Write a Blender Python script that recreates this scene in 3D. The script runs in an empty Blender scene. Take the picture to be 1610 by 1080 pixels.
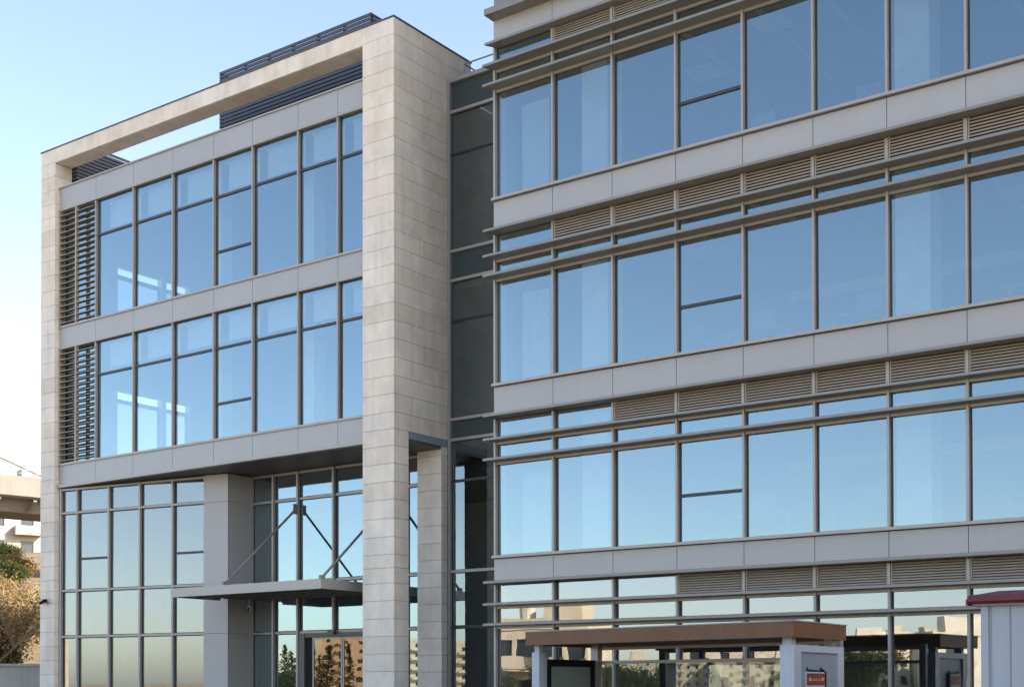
import bpy, bmesh, math, random
from mathutils import Vector, Matrix

# ------------------------------------------------------------------ camera, sky, sun, exposure
S = bpy.context.scene
COL = S.collection
R = math.radians

cam_d = bpy.data.cameras.new('camera')
cam = bpy.data.objects.new('camera', cam_d)
COL.objects.link(cam)
yaw, pitch, roll = 0.628952, 0.0128657, -0.0016689
f_ = Vector((-math.sin(yaw)*math.cos(pitch), math.cos(yaw)*math.cos(pitch), math.sin(pitch)))
r_ = Vector((math.cos(yaw), math.sin(yaw), 0))
u_ = r_.cross(f_)
r2 = r_*math.cos(roll) + u_*math.sin(roll)
u2 = -r_*math.sin(roll) + u_*math.cos(roll)
cam.matrix_world = Matrix(((r2.x, u2.x, -f_.x, 0), (r2.y, u2.y, -f_.y, 0), (r2.z, u2.z, -f_.z, 1.6), (0, 0, 0, 1)))
cam_d.sensor_width = 36
cam_d.sensor_fit = 'HORIZONTAL'
cam_d.lens = 2102.75/1610*36
cam_d.shift_y = (1048.53-540)/1610
cam_d.clip_start = 0.1
cam_d.clip_end = 6000
S.camera = cam

SUN_EL, SUN_AZ = R(30), R(75)          # azimuth measured from +Y towards +X
sdir = Vector((math.sin(SUN_AZ)*math.cos(SUN_EL), math.cos(SUN_AZ)*math.cos(SUN_EL), math.sin(SUN_EL)))
W = bpy.data.worlds.new('World')
S.world = W
W.use_nodes = True
wn = W.node_tree
sky = wn.nodes.new('ShaderNodeTexSky')
sky.sky_type = 'NISHITA'
sky.sun_disc = False
sky.sun_elevation = SUN_EL
sky.sun_rotation = SUN_AZ
sky.altitude = 700
sky.air_density = .8
sky.dust_density = 2.0
sky.ozone_density = .8
wn.nodes['Background'].inputs['Strength'].default_value = 0.15
wn.links.new(sky.outputs[0], wn.nodes['Background'].inputs['Color'])
sl = bpy.data.lights.new('sun', 'SUN')
sl.energy = 4.8
sl.angle = R(0.53)
sl.color = (1.0, 0.93, 0.82)
so = bpy.data.objects.new('sun', sl)
COL.objects.link(so)
so.location = (60, 40, 60)
so.rotation_euler = sdir.to_track_quat('Z', 'Y').to_euler()
S.view_settings.view_transform = 'Standard'
S.view_settings.look = 'None'
S.view_settings.exposure = 1.76
S.view_settings.use_white_balance = True
S.view_settings.white_balance_temperature = 7500
S.view_settings.white_balance_tint = 12
S.view_settings.gamma = 1.0
S.cycles.max_bounces = 10
S.cycles.transparent_max_bounces = 16
S.cycles.glossy_bounces = 5
S.cycles.diffuse_bounces = 4
S.cycles.caustics_reflective = False
S.cycles.caustics_refractive = False
S.cycles.sample_clamp_indirect = 6
try:
    S.cycles.use_denoising = True
except Exception:
    pass

RND = random.Random(7)

# ------------------------------------------------------------------ helpers
class MB:
    """collects boxes, quads and tubes; build() links them as one mesh object"""
    def __init__(self, tf=None):
        self.v = []; self.f = []; self.tf = tf
    def _add(self, vs, fs):
        n = len(self.v)
        if self.tf: vs = [self.tf(*p) for p in vs]
        self.v += [tuple(p) for p in vs]
        self.f += [tuple(i+n for i in q) for q in fs]
    def box(self, x0, x1, y0, y1, z0, z1):
        if x0 > x1: x0, x1 = x1, x0
        if y0 > y1: y0, y1 = y1, y0
        if z0 > z1: z0, z1 = z1, z0
        self._add([(x0,y0,z0),(x1,y0,z0),(x1,y1,z0),(x0,y1,z0),(x0,y0,z1),(x1,y0,z1),(x1,y1,z1),(x0,y1,z1)],
                  [(0,3,2,1),(4,5,6,7),(0,1,5,4),(1,2,6,5),(2,3,7,6),(3,0,4,7)])
        return self
    def quad(self, *ps):
        self._add(ps, [tuple(range(len(ps)))]); return self
    def prism(self, pts, z0, z1):
        n = len(pts)
        self._add([(p[0],p[1],z0) for p in pts]+[(p[0],p[1],z1) for p in pts],
                  [tuple(reversed(range(n))), tuple(range(n,2*n))]+[(i,(i+1)%n,n+(i+1)%n,n+i) for i in range(n)])
        return self
    def extr(self, prof, axis, a, b):
        """profile of (p,z) pairs in the plane normal to axis, extruded from a to b"""
        n = len(prof)
        if axis == 'X': mk = lambda t, p: (t, p[0], p[1])
        else: mk = lambda t, p: (p[0], t, p[1])
        self._add([mk(a,p) for p in prof]+[mk(b,p) for p in prof],
                  [tuple(range(n)), tuple(reversed(range(n,2*n)))]+[(i,n+i,n+(i+1)%n,(i+1)%n) for i in range(n)])
        return self
    def tube(self, p, q, r0, r1=None, n=8, cap=True):
        if r1 is None: r1 = r0
        p = Vector(p); q = Vector(q); d = (q-p)
        if d.length < 1e-6: return self
        d.normalize()
        a = Vector((0,0,1)) if abs(d.z) < .9 else Vector((1,0,0))
        u = d.cross(a).normalized(); w = d.cross(u)
        vs = []
        for c, r in ((p, r0), (q, r1)):
            for i in range(n):
                t = 2*math.pi*i/n
                vs.append(tuple(c+u*(r*math.cos(t))+w*(r*math.sin(t))))
        fs = [(i,(i+1)%n,n+(i+1)%n,n+i) for i in range(n)]
        if cap: fs += [tuple(reversed(range(n))), tuple(range(n,2*n))]
        self._add(vs, fs); return self
    def build(self, name, mat, parent=None, smooth=False, bevel=0.0):
        base = world_loc(parent)
        me = bpy.data.meshes.new(name)
        me.from_pydata([(x-base[0], y-base[1], z-base[2]) for x,y,z in self.v], [], self.f)
        bm = bmesh.new(); bm.from_mesh(me)
        bmesh.ops.recalc_face_normals(bm, faces=bm.faces)
        if bevel > 0:
            bmesh.ops.bevel(bm, geom=bm.edges[:], offset=bevel, segments=2, affect='EDGES', profile=.6)
        bm.to_mesh(me); bm.free()
        if smooth:
            for p in me.polygons: p.use_smooth = True
        me.materials.append(mat)
        o = bpy.data.objects.new(name, me)
        COL.objects.link(o)
        if parent: o.parent = parent
        return o

def world_loc(o):
    v = Vector((0,0,0))
    while o is not None:
        v += o.location; o = o.parent
    return v

def tag(o, label=None, cat=None, group=None, kind=None):
    if label: o['label'] = label
    if cat: o['category'] = cat
    if group: o['group'] = group
    if kind: o['kind'] = kind
    return o

def thing(name, loc, label, cat, group=None):
    o = bpy.data.objects.new(name, None)
    o.empty_display_size = .3
    COL.objects.link(o)
    o.location = loc
    return tag(o, label, cat, group)

def structure(name, mb, mat):
    return tag(mb.build(name, mat), kind='structure')

# ------------------------------------------------------------------ materials
def new_mat(name):
    m = bpy.data.materials.new(name); m.use_nodes = True
    return m, m.node_tree, m.node_tree.nodes, m.node_tree.links

def principled(name, col, rough=.5, metal=0.0, var=.08, scale=3.0, bump=0.0, bscale=60, island=0.0, streak=0.0, spec=.5):
    m, nt, N, L = new_mat(name)
    b = N['Principled BSDF']
    b.inputs['Roughness'].default_value = rough
    b.inputs['Metallic'].default_value = metal
    b.inputs['Specular IOR Level'].default_value = spec
    tc = N.new('ShaderNodeTexCoord')
    nz = N.new('ShaderNodeTexNoise'); nz.inputs['Scale'].default_value = scale; nz.inputs['Detail'].default_value = 6
    L.new(tc.outputs['Object'], nz.inputs['Vector'])
    hsv = N.new('ShaderNodeHueSaturation'); hsv.inputs['Color'].default_value = (*col, 1)
    mr = N.new('ShaderNodeMapRange'); mr.inputs['To Min'].default_value = 1-var; mr.inputs['To Max'].default_value = 1+var
    mr.inputs['From Min'].default_value = .3; mr.inputs['From Max'].default_value = .7
    L.new(nz.outputs['Fac'], mr.inputs['Value'])
    val = mr.outputs[0]
    if island > 0:
        g = N.new('ShaderNodeNewGeometry')
        m2 = N.new('ShaderNodeMapRange'); m2.inputs['To Min'].default_value = 1-island; m2.inputs['To Max'].default_value = 1+island
        L.new(g.outputs['Random Per Island'], m2.inputs['Value'])
        mu = N.new('ShaderNodeMath'); mu.operation = 'MULTIPLY'
        L.new(val, mu.inputs[0]); L.new(m2.outputs[0], mu.inputs[1]); val = mu.outputs[0]
    if streak > 0:
        mp = N.new('ShaderNodeMapping'); mp.inputs['Scale'].default_value = (9, 9, .35)
        L.new(tc.outputs['Object'], mp.inputs['Vector'])
        n3 = N.new('ShaderNodeTexNoise'); n3.inputs['Scale'].default_value = 1.0; n3.inputs['Detail'].default_value = 5
        L.new(mp.outputs[0], n3.inputs['Vector'])
        m3 = N.new('ShaderNodeMapRange'); m3.inputs['From Min'].default_value = .35; m3.inputs['From Max'].default_value = .75
        m3.inputs['To Min'].default_value = 1+streak*.3; m3.inputs['To Max'].default_value = 1-streak
        L.new(n3.outputs['Fac'], m3.inputs['Value'])
        mu = N.new('ShaderNodeMath'); mu.operation = 'MULTIPLY'
        L.new(val, mu.inputs[0]); L.new(m3.outputs[0], mu.inputs[1]); val = mu.outputs[0]
    L.new(val, hsv.inputs['Value'])
    L.new(hsv.outputs[0], b.inputs['Base Color'])
    mr2 = N.new('ShaderNodeMapRange'); mr2.inputs['To Min'].default_value = max(.02, rough-.06); mr2.inputs['To Max'].default_value = min(1, rough+.08)
    L.new(nz.outputs['Fac'], mr2.inputs['Value']); L.new(mr2.outputs[0], b.inputs['Roughness'])
    if bump > 0:
        n2 = N.new('ShaderNodeTexNoise'); n2.inputs['Scale'].default_value = bscale; n2.inputs['Detail'].default_value = 4
        L.new(tc.outputs['Object'], n2.inputs['Vector'])
        bp = N.new('ShaderNodeBump'); bp.inputs['Strength'].default_value = bump; bp.inputs['Distance'].default_value = .01
        L.new(n2.outputs['Fac'], bp.inputs['Height']); L.new(bp.outputs[0], b.inputs['Normal'])
    return m

def stone_mat(name, cols):
    m, nt, N, L = new_mat(name)
    b = N['Principled BSDF']; b.inputs['Roughness'].default_value = .75; b.inputs['Specular IOR Level'].default_value = .3
    tc = N.new('ShaderNodeTexCoord'); g = N.new('ShaderNodeNewGeometry')
    cr = N.new('ShaderNodeValToRGB'); e = cr.color_ramp.elements
    e[0].color = (*cols[0], 1); e[1].color = (*cols[-1], 1)
    for i, c in enumerate(cols[1:-1]):
        q = e.new((i+1)/(len(cols)-1)); q.color = (*c, 1)
    L.new(g.outputs['Random Per Island'], cr.inputs['Fac'])
    n1 = N.new('ShaderNodeTexNoise'); n1.inputs['Scale'].default_value = 1.6; n1.inputs['Detail'].default_value = 8; n1.inputs['Roughness'].default_value = .65
    mp = N.new('ShaderNodeMapping'); mp.inputs['Scale'].default_value = (1.3, 1.3, .9)
    L.new(tc.outputs['Object'], mp.inputs['Vector']); L.new(mp.outputs[0], n1.inputs['Vector'])
    mr = N.new('ShaderNodeMapRange'); mr.inputs['From Min'].default_value = .3; mr.inputs['From Max'].default_value = .7
    mr.inputs['To Min'].default_value = .86; mr.inputs['To Max'].default_value = 1.12
    L.new(n1.outputs['Fac'], mr.inputs['Value'])
    mp3 = N.new('ShaderNodeMapping'); mp3.inputs['Scale'].default_value = (5, 5, .22)
    L.new(tc.outputs['Object'], mp3.inputs['Vector'])
    n3 = N.new('ShaderNodeTexNoise'); n3.inputs['Scale'].default_value = 1.0; n3.inputs['Detail'].default_value = 6
    L.new(mp3.outputs[0], n3.inputs['Vector'])
    m3 = N.new('ShaderNodeMapRange'); m3.inputs['From Min'].default_value = .45; m3.inputs['From Max'].default_value = .75
    m3.inputs['To Min'].default_value = 1.0; m3.inputs['To Max'].default_value = .90
    L.new(n3.outputs['Fac'], m3.inputs['Value'])
    mv = N.new('ShaderNodeMath'); mv.operation = 'MULTIPLY'; L.new(mr.outputs[0], mv.inputs[0]); L.new(m3.outputs[0], mv.inputs[1])
    hs = N.new('ShaderNodeHueSaturation'); L.new(cr.outputs[0], hs.inputs['Color']); L.new(mv.outputs[0], hs.inputs['Value'])
    L.new(hs.outputs[0], b.inputs['Base Color'])
    n2 = N.new('ShaderNodeTexNoise'); n2.inputs['Scale'].default_value = 45; n2.inputs['Detail'].default_value = 6
    L.new(tc.outputs['Object'], n2.inputs['Vector'])
    bp = N.new('ShaderNodeBump'); bp.inputs['Strength'].default_value = .25; bp.inputs['Distance'].default_value = .01
    L.new(n2.outputs['Fac'], bp.inputs['Height']); L.new(bp.outputs[0], b.inputs['Normal'])
    return m

def glass_mat(name, refl=.5, rcol=(.86, .93, .97), tcol=(.50, .57, .60), wave=.02, wscale=.55):
    """solar-control glass: mirror coating mixed with tinted see-through"""
    m, nt, N, L = new_mat(name)
    N.remove(N['Principled BSDF'])
    out = N['Material Output']
    tr = N.new('ShaderNodeBsdfTransparent'); tr.inputs['Color'].default_value = (*tcol, 1)
    gl = N.new('ShaderNodeBsdfGlossy'); gl.inputs['Color'].default_value = (*rcol, 1); gl.inputs['Roughness'].default_value = .0
    mx = N.new('ShaderNodeMixShader')
    lw = N.new('ShaderNodeLayerWeight'); lw.inputs['Blend'].default_value = .5
    fr = N.new('ShaderNodeMath'); fr.operation = 'POWER'; fr.inputs[1].default_value = 4.0; L.new(lw.outputs['Facing'], fr.inputs[0])
    mr = N.new('ShaderNodeMapRange'); mr.inputs['To Min'].default_value = refl; mr.inputs['To Max'].default_value = 1.0
    L.new(fr.outputs[0], mr.inputs['Value']); L.new(mr.outputs[0], mx.inputs['Fac'])
    tc = N.new('ShaderNodeTexCoord')
    nz = N.new('ShaderNodeTexNoise'); nz.inputs['Scale'].default_value = wscale; nz.inputs['Detail'].default_value = 1.5
    L.new(tc.outputs['Object'], nz.inputs['Vector'])
    bp = N.new('ShaderNodeBump'); bp.inputs['Strength'].default_value = 1.0; bp.inputs['Distance'].default_value = wave
    L.new(nz.outputs['Fac'], bp.inputs['Height']); L.new(bp.outputs[0], gl.inputs['Normal'])
    L.new(tr.outputs[0], mx.inputs[1]); L.new(gl.outputs[0], mx.inputs[2]); L.new(mx.outputs[0], out.inputs['Surface'])
    return m

def leaf_mat(name, cols, transl=.4, scale=.6):
    m, nt, N, L = new_mat(name)
    N.remove(N['Principled BSDF']); out = N['Material Output']
    g = N.new('ShaderNodeNewGeometry')
    cr = N.new('ShaderNodeValToRGB'); e = cr.color_ramp.elements
    e[0].color = (*cols[0], 1); e[1].color = (*cols[-1], 1)
    for i, c in enumerate(cols[1:-1]):
        q = e.new((i+1)/(len(cols)-1)); q.color = (*c, 1)
    L.new(g.outputs['Random Per Island'], cr.inputs['Fac'])
    d = N.new('ShaderNodeBsdfDiffuse'); t = N.new('ShaderNodeBsdfTranslucent'); mx = N.new('ShaderNodeMixShader')
    mx.inputs[0].default_value = transl
    L.new(cr.outputs[0], d.inputs['Color']); L.new(cr.outputs[0], t.inputs['Color'])
    L.new(d.outputs[0], mx.inputs[1]); L.new(t.outputs[0], mx.inputs[2]); L.new(mx.outputs[0], out.inputs['Surface'])
    return m

M = {}
M['stone'] = stone_mat('limestone_cladding', [(.64,.575,.49), (.71,.65,.565), (.69,.64,.57), (.73,.665,.575), (.665,.595,.505)])
M['joint'] = principled('stone_joint', (.17,.15,.13), .9)
M['panel'] = principled('grey_metal_panel', (.35,.345,.34), .42, .15, .04, .8, island=.05, streak=.025)
M['mull'] = principled('taupe_aluminium', (.33,.315,.295), .42, .3, .05, 4)
M['fin'] = principled('sunshade_aluminium', (.225,.215,.20), .42, .3, .05, 3, streak=.03)
M['vent'] = principled('louvre_aluminium', (.36,.31,.25), .5, .1, .05, 3)
M['dark'] = principled('dark_gasket', (.03,.035,.045), .5)
M['charcoal'] = principled('charcoal_louvre', (.07,.075,.085), .45, .2, .08, 3)
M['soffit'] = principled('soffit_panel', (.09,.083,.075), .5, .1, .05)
M['concrete'] = principled('concrete', (.38,.36,.33), .85, 0, .12, 1.5, bump=.2, streak=.12)
M['ceil'] = principled('office_ceiling', (.30,.31,.32), .8)
M['inner'] = principled('office_wall', (.22,.23,.24), .8)
M['floor_in'] = principled('office_floor', (.12,.12,.12), .6)
M['white_in'] = principled('white_plaster', (.75,.76,.74), .7)
M['blind'] = principled('roller_blind_fabric', (.72,.76,.74), .85)
M['curtain'] = principled('curtain_fabric', (.7,.75,.74), .9)
M['glass'] = glass_mat('solar_glass', .285, rcol=(.70,.92,1.0), wave=.0010)
M['glass_low'] = glass_mat('street_level_glass', .27, rcol=(.84,.90,.95), wave=.0022, wscale=.8)
M['glass_lobby'] = glass_mat('lobby_glass', .235, rcol=(.84,.90,.93), tcol=(.44,.5,.52), wave=.0014)
M['glass_dark'] = glass_mat('tinted_link_glass', .2, rcol=(.78,.9,.93), tcol=(.5,.6,.62), wave=.0008)
M['glass_door'] = glass_mat('bronze_door_glass', .2, rcol=(.72,.58,.45), tcol=(.55,.45,.36), wave=.002, wscale=.9)
M['glass_clear'] = glass_mat('clear_glass', .06, rcol=(.95,.97,.97), tcol=(.82,.88,.88), wave=.0005)
M['glass_inner'] = glass_mat('glass_inner_face', .03, rcol=(.95,.97,.97), tcol=(.97,.98,.98), wave=.0)
M['glass_west'] = glass_mat('end_wall_glass', .06, tcol=(.68,.70,.70), wave=.0005)
M['spglass'] = principled('spandrel_glass', (.035,.055,.06), .08, 0, .03, 1, spec=.6)
M['asphalt'] = principled('asphalt', (.055,.055,.055), .9, 0, .2, 8, bump=.3)
M['paving'] = principled('paving', (.43,.39,.33), .85, 0, .12, 3, bump=.2)
M['sidewalk'] = principled('sidewalk_paving', (.30,.28,.25), .85, 0, .12, 3, bump=.2)
M['earth'] = principled('dry_earth', (.34,.27,.18), .95, 0, .3, .6, bump=.5, bscale=8)
M['whitecoat'] = principled('white_coated_steel', (.40,.45,.51), .38, 0, .03, 2, streak=.05)
M['greycoat'] = principled('grey_coated_steel', (.22,.26,.30), .4, 0, .03, 2)
M['wood'] = principled('brown_laminate', (.16,.075,.038), .5, 0, .12, 2.5, streak=.10, spec=.3)
M['ribbed'] = principled('ribbed_cabin_panel', (.33,.37,.42), .4, 0, .04, 2, streak=.08)
M['doorframe'] = principled('dark_bronze_frame', (.10,.092,.082), .45, .2, .05, 3)
M['slat'] = principled('shade_dark_slat', (.15,.145,.138), .5, .1, .05, 3)  # base colour darkened for the shade under the slats
M['black'] = principled('black_frame', (.008,.008,.009), .6, spec=.15)
M['screen'] = principled('poster_glass', (.17,.215,.215), .15, 0, .1, 1.2)
M['red'] = principled('red_roof_sheet', (.115,.014,.02), .45, 0, .08, 3)
M['orange'] = principled('orange_red_sign', (.20,.042,.026), .45, 0, .1, 6)
M['offwhite'] = principled('faded_white_lettering', (.55,.42,.36), .6)
M['cream'] = principled('cream_limestone', (.60,.52,.40), .85, 0, .12, .6, streak=.12)
M['cream2'] = principled('pale_plaster', (.68,.63,.54), .85, 0, .08, .6, streak=.10)
M['pink'] = principled('buff_stone', (.48,.42,.34), .85, 0, .12, .6, streak=.12)
M['hill'] = principled('hill_soil', (.13,.10,.06), .95, 0, .35, .5, bump=.5, bscale=8)
M['viaduct'] = principled('shaded_viaduct_concrete', (.145,.14,.135), .85, 0, .12, .8, streak=.15)  # concrete darkened in colour so the sunlit bridge looks shaded
M['villa'] = principled('villa_plaster', (.34,.31,.27), .85, 0, .08, .6, streak=.12)
M['winpane'] = principled('dark_window', (.03,.04,.05), .08, 0, .1, 1)
M['bark'] = principled('bark', (.10,.075,.05), .9, 0, .25, 6)
M['palebark'] = principled('pale_bark', (.22,.175,.12), .9, 0, .25, 6)
M['gold'] = leaf_mat('golden_leaves', [(.17,.11,.045), (.30,.205,.09), (.25,.175,.08), (.15,.125,.055), (.22,.13,.08)], .4)
M['green'] = leaf_mat('dark_green_leaves', [(.022,.034,.014), (.045,.058,.024), (.065,.075,.032), (.03,.042,.018)], .25)
M['olive'] = leaf_mat('olive_leaves', [(.05,.06,.03), (.085,.095,.05), (.11,.11,.05), (.065,.075,.035)], .25)
M['conifer'] = leaf_mat('conifer_needles', [(.016,.028,.012), (.035,.05,.018), (.06,.07,.025)], .15)

# ------------------------------------------------------------------ the ground
g = MB(); g.quad((-2500,-2500,0),(2500,-2500,0),(2500,2500,0),(-2500,2500,0))
structure('ground', g, M['earth'])
g = MB(); g.quad((-260,6.5,.004),(220,6.5,.004),(220,17,.004),(-260,17,.004))
structure('road', g, M['asphalt'])
g = MB(); g.box(-120,160,-24,6.5,-.2,.12)
structure('far_pavement', g, M['paving'])
g = MB()
for i in range(-20, 40): g.quad((i*5,11.65,.008),(i*5+2.5,11.65,.008),(i*5+2.5,11.8,.008),(i*5,11.8,.008))
structure('road_marking', g, M['white_in'])
g = MB(); g.box(-43,90,17,40,-.2,.13)
structure('pavement', g, M['sidewalk'])

# ------------------------------------------------------------------ shared facade pieces
def pane(mb, x0, x1, y, z0, z1, tilt=.0010):
    """a glass sheet 8 mm thick standing in the plane y, very slightly out of true"""
    a = RND.uniform(-tilt, tilt)*(x1-x0)/2; b = RND.uniform(-tilt, tilt)*(z1-z0)/2
    t = .008
    P = [(x0, y-a-b, z0), (x1, y+a-b, z0), (x1, y+a+b, z1), (x0, y-a+b, z1)]
    mb._add(P + [(p[0], p[1]+t, p[2]) for p in P], [(0,1,2,3),(7,6,5,4),(0,4,5,1),(1,5,6,2),(2,6,7,3),(3,7,4,0)])

def coat(o):
    """only the street face of a pane carries the mirror coating"""
    o.data.materials.append(M['glass_inner'])
    for i, p in enumerate(o.data.polygons):
        if i % 6: p.material_index = 1
    return o

def window(parent, x0, x1, y, z0, z1, bars=(), gmat='glass', tf=None, fr=.022, name='window', tilt=.0016):
    """slim dark frame (with its bars) plus one pane per light"""
    m = MB(tf); d0, d1 = y-.012, y+.03
    m.box(x0, x0+fr, d0, d1, z0, z1); m.box(x1-fr, x1, d0, d1, z0, z1)
    m.box(x0+fr, x1-fr, d0, d1, z0, z0+fr); m.box(x0+fr, x1-fr, d0, d1, z1-fr, z1)
    for zb in bars: m.box(x0+fr, x1-fr, d0-.02, d1, zb-.03, zb+.03)
    o = m.build(name, M['dark'], parent)
    zs = [z0+fr] + [q for zb in sorted(bars) for q in (zb-.03, zb+.03)] + [z1-fr]
    for i in range(0, len(zs), 2):
        p = MB(tf); pane(p, x0+fr, x1-fr, y, zs[i], zs[i+1], tilt)
        coat(p.build('pane', M[gmat], o))
    return o

def louvre(mb, x0, x1, y, z0, z1, n, depth=.06):
    h = (z1-z0)/n
    for i in range(n):
        z = z0+i*h
        mb.extr([(y, z), (y+.016, z+h*.60), (y+depth, z+h*.86), (y+depth, z+h*.78), (y+.012, z-.003)], 'X', x0, x1)

# ------------------------------------------------------------------ the glass wing (right)
GW = thing('office_building', (-10, 30, 0), 'long grey-panelled office wing with bands of blue glass and horizontal sunshade fins', 'office building', 'wings of the office building')
BX = [-17.19, -15.66, -14.20, -12.74, -11.30, -9.88, -8.49, -7.10, -5.70, -4.30, -2.90, -1.50]
NB = len(BX)-1
YM, YG, YF = 22.97, 23.07, 22.71         # mullion face, glass, fin tip
SILL = [0.5, 4.31, 8.0, 12.0]
FA = [3.78, 7.34, 11.31, 15.36]
FB = [3.31, 6.83, 10.76, 14.86]
FC = [2.88, 6.40, 10.34, 14.43]
first_vent = [3, 2, 1, 1]
XL, XR = BX[0], BX[-1]

def fin(z, tip):
    m = MB()
    # blade: thin nose, deeper root
    m.prism([(XL-.10, tip), (XL-.004, tip), (XL-.004, YM+.09), (XL-.0045, YM-.02)], z-.031, z+.021)
    m.extr([(tip, z-.026), (tip+.006, z-.032), (YM+.09, z-.032), (YM+.09, z+.032), (tip+.05, z+.032), (tip, z+.022)], 'X', XL-.004, XR)
    return m.build('sunshade_fin', M['fin'], GW)

for k in range(4):
    fin(FA[k], YF+(.08 if k == 3 else .01)); fin(FB[k], YF); fin(FC[k], YF)
    for z in (FB[k], FC[k]):      # transom rails behind the fins
        m = MB(); m.box(XL+.01, XR, YM+.03, YG-.02, z-.085, z-.033); m.build('transom_rail', M['mull'], GW)
    if k:
        m = MB(); m.box(XL-.01, XR, YM-.07, YG+.05, SILL[k]-.005, SILL[k]+.05)
        m.build('window_sill', M['mull'], GW)
    zt = SILL[k+1] if k < 3 else 15.93
    for b in range(NB):
        x0, x1 = BX[b], BX[b+1]
        m = MB(); m.box(x0+(.006 if b else 0), x1-.006, YM+.02, YM+.075, FA[k]+.036, zt-.02)
        m.build('spandrel_panel', M['panel'], GW)
        zb = SILL[k]+.05 if k else .2
        gm = 'glass' if k else 'glass_low'
        window(GW, x0+.03, x1-.03, YG, zb, FC[k]-.06, bars=((SILL[k]+.965,) if b == 3 and k else ()), gmat=gm, tilt=.0017 if k else .0026)
        window(GW, x0+.03, x1-.03, YG, FC[k]+.03, FB[k]-.06, gmat=gm, name='transom_window')
        if b < first_vent[k]:
            window(GW, x0+.03, x1-.03, YG, FB[k]+.03, FA[k]-.03, gmat=gm, name='transom_window')
        else:
            m = MB(); louvre(m, x0+.05, x1-.05, YM+.035, FB[k]+.06, FA[k]-.03, 8)
            m.box(x0+.028, x0+.05, YM+.025, YG, FB[k]+.035, FA[k]-.02); m.box(x1-.05, x1-.028, YM+.025, YG, FB[k]+.035, FA[k]-.02)
            lv = m.build('louvre_vent', M['vent'], GW)
            m = MB(); m.box(x0+.03, x1-.03, YG+.03, YG+.05, FB[k]+.035, FA[k]); m.build('backing', M['dark'], lv)
    m = MB()
    for b in range(NB+1):
        x = BX[b]; w = .045
        m = MB(); xa = x-w/2 if b else x; xb = xa+w
        m.box(xa, xb, YM, YG+.06, zb if k else .13, FA[k]-.05)
        m.build('mullion', M['mull'], GW)
m = MB(); m.box(XL, XR, YM+.085, YM+.11, 3.7, 15.9)      # dark cavity behind the panel joints, spandrel zones only
m.v = []; m.f = []
for k in range(4):
    m.box(XL+.02, XR, YM+.08, YG+.10, FA[k]+.04, (SILL[k+1] if k < 3 else 15.9)-.03)
m.build('backing', M['dark'], GW)
m = MB(); m.box(XL-.01, XR, 22.66, YM+.4, 15.90, 16.03); m.box(XL+.02, XR, 22.98, 23.3, 16.03, 20.2); m.box(XL+.02, XL+.3, 23.3, 42, 16.03, 20.2)  # parapet above the cornice raised out of view to block the sun
m.build('cornice', M['fin'], GW)
m = MB(); m.box(XL+.3, 30, 23.3, 42, 16.05, 29.5); m.build('sun_blocking_storey', M['panel'], GW)  # blank upper block out of view, added to keep sun off the roof screens
m = MB(); m.box(XR+.11, 30, 23.0, 42, 0, 16.04); m.build('wing_shade_extension', M['panel'], GW)  # unseen plain continuation of the wing, added to shade the shelter
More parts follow.
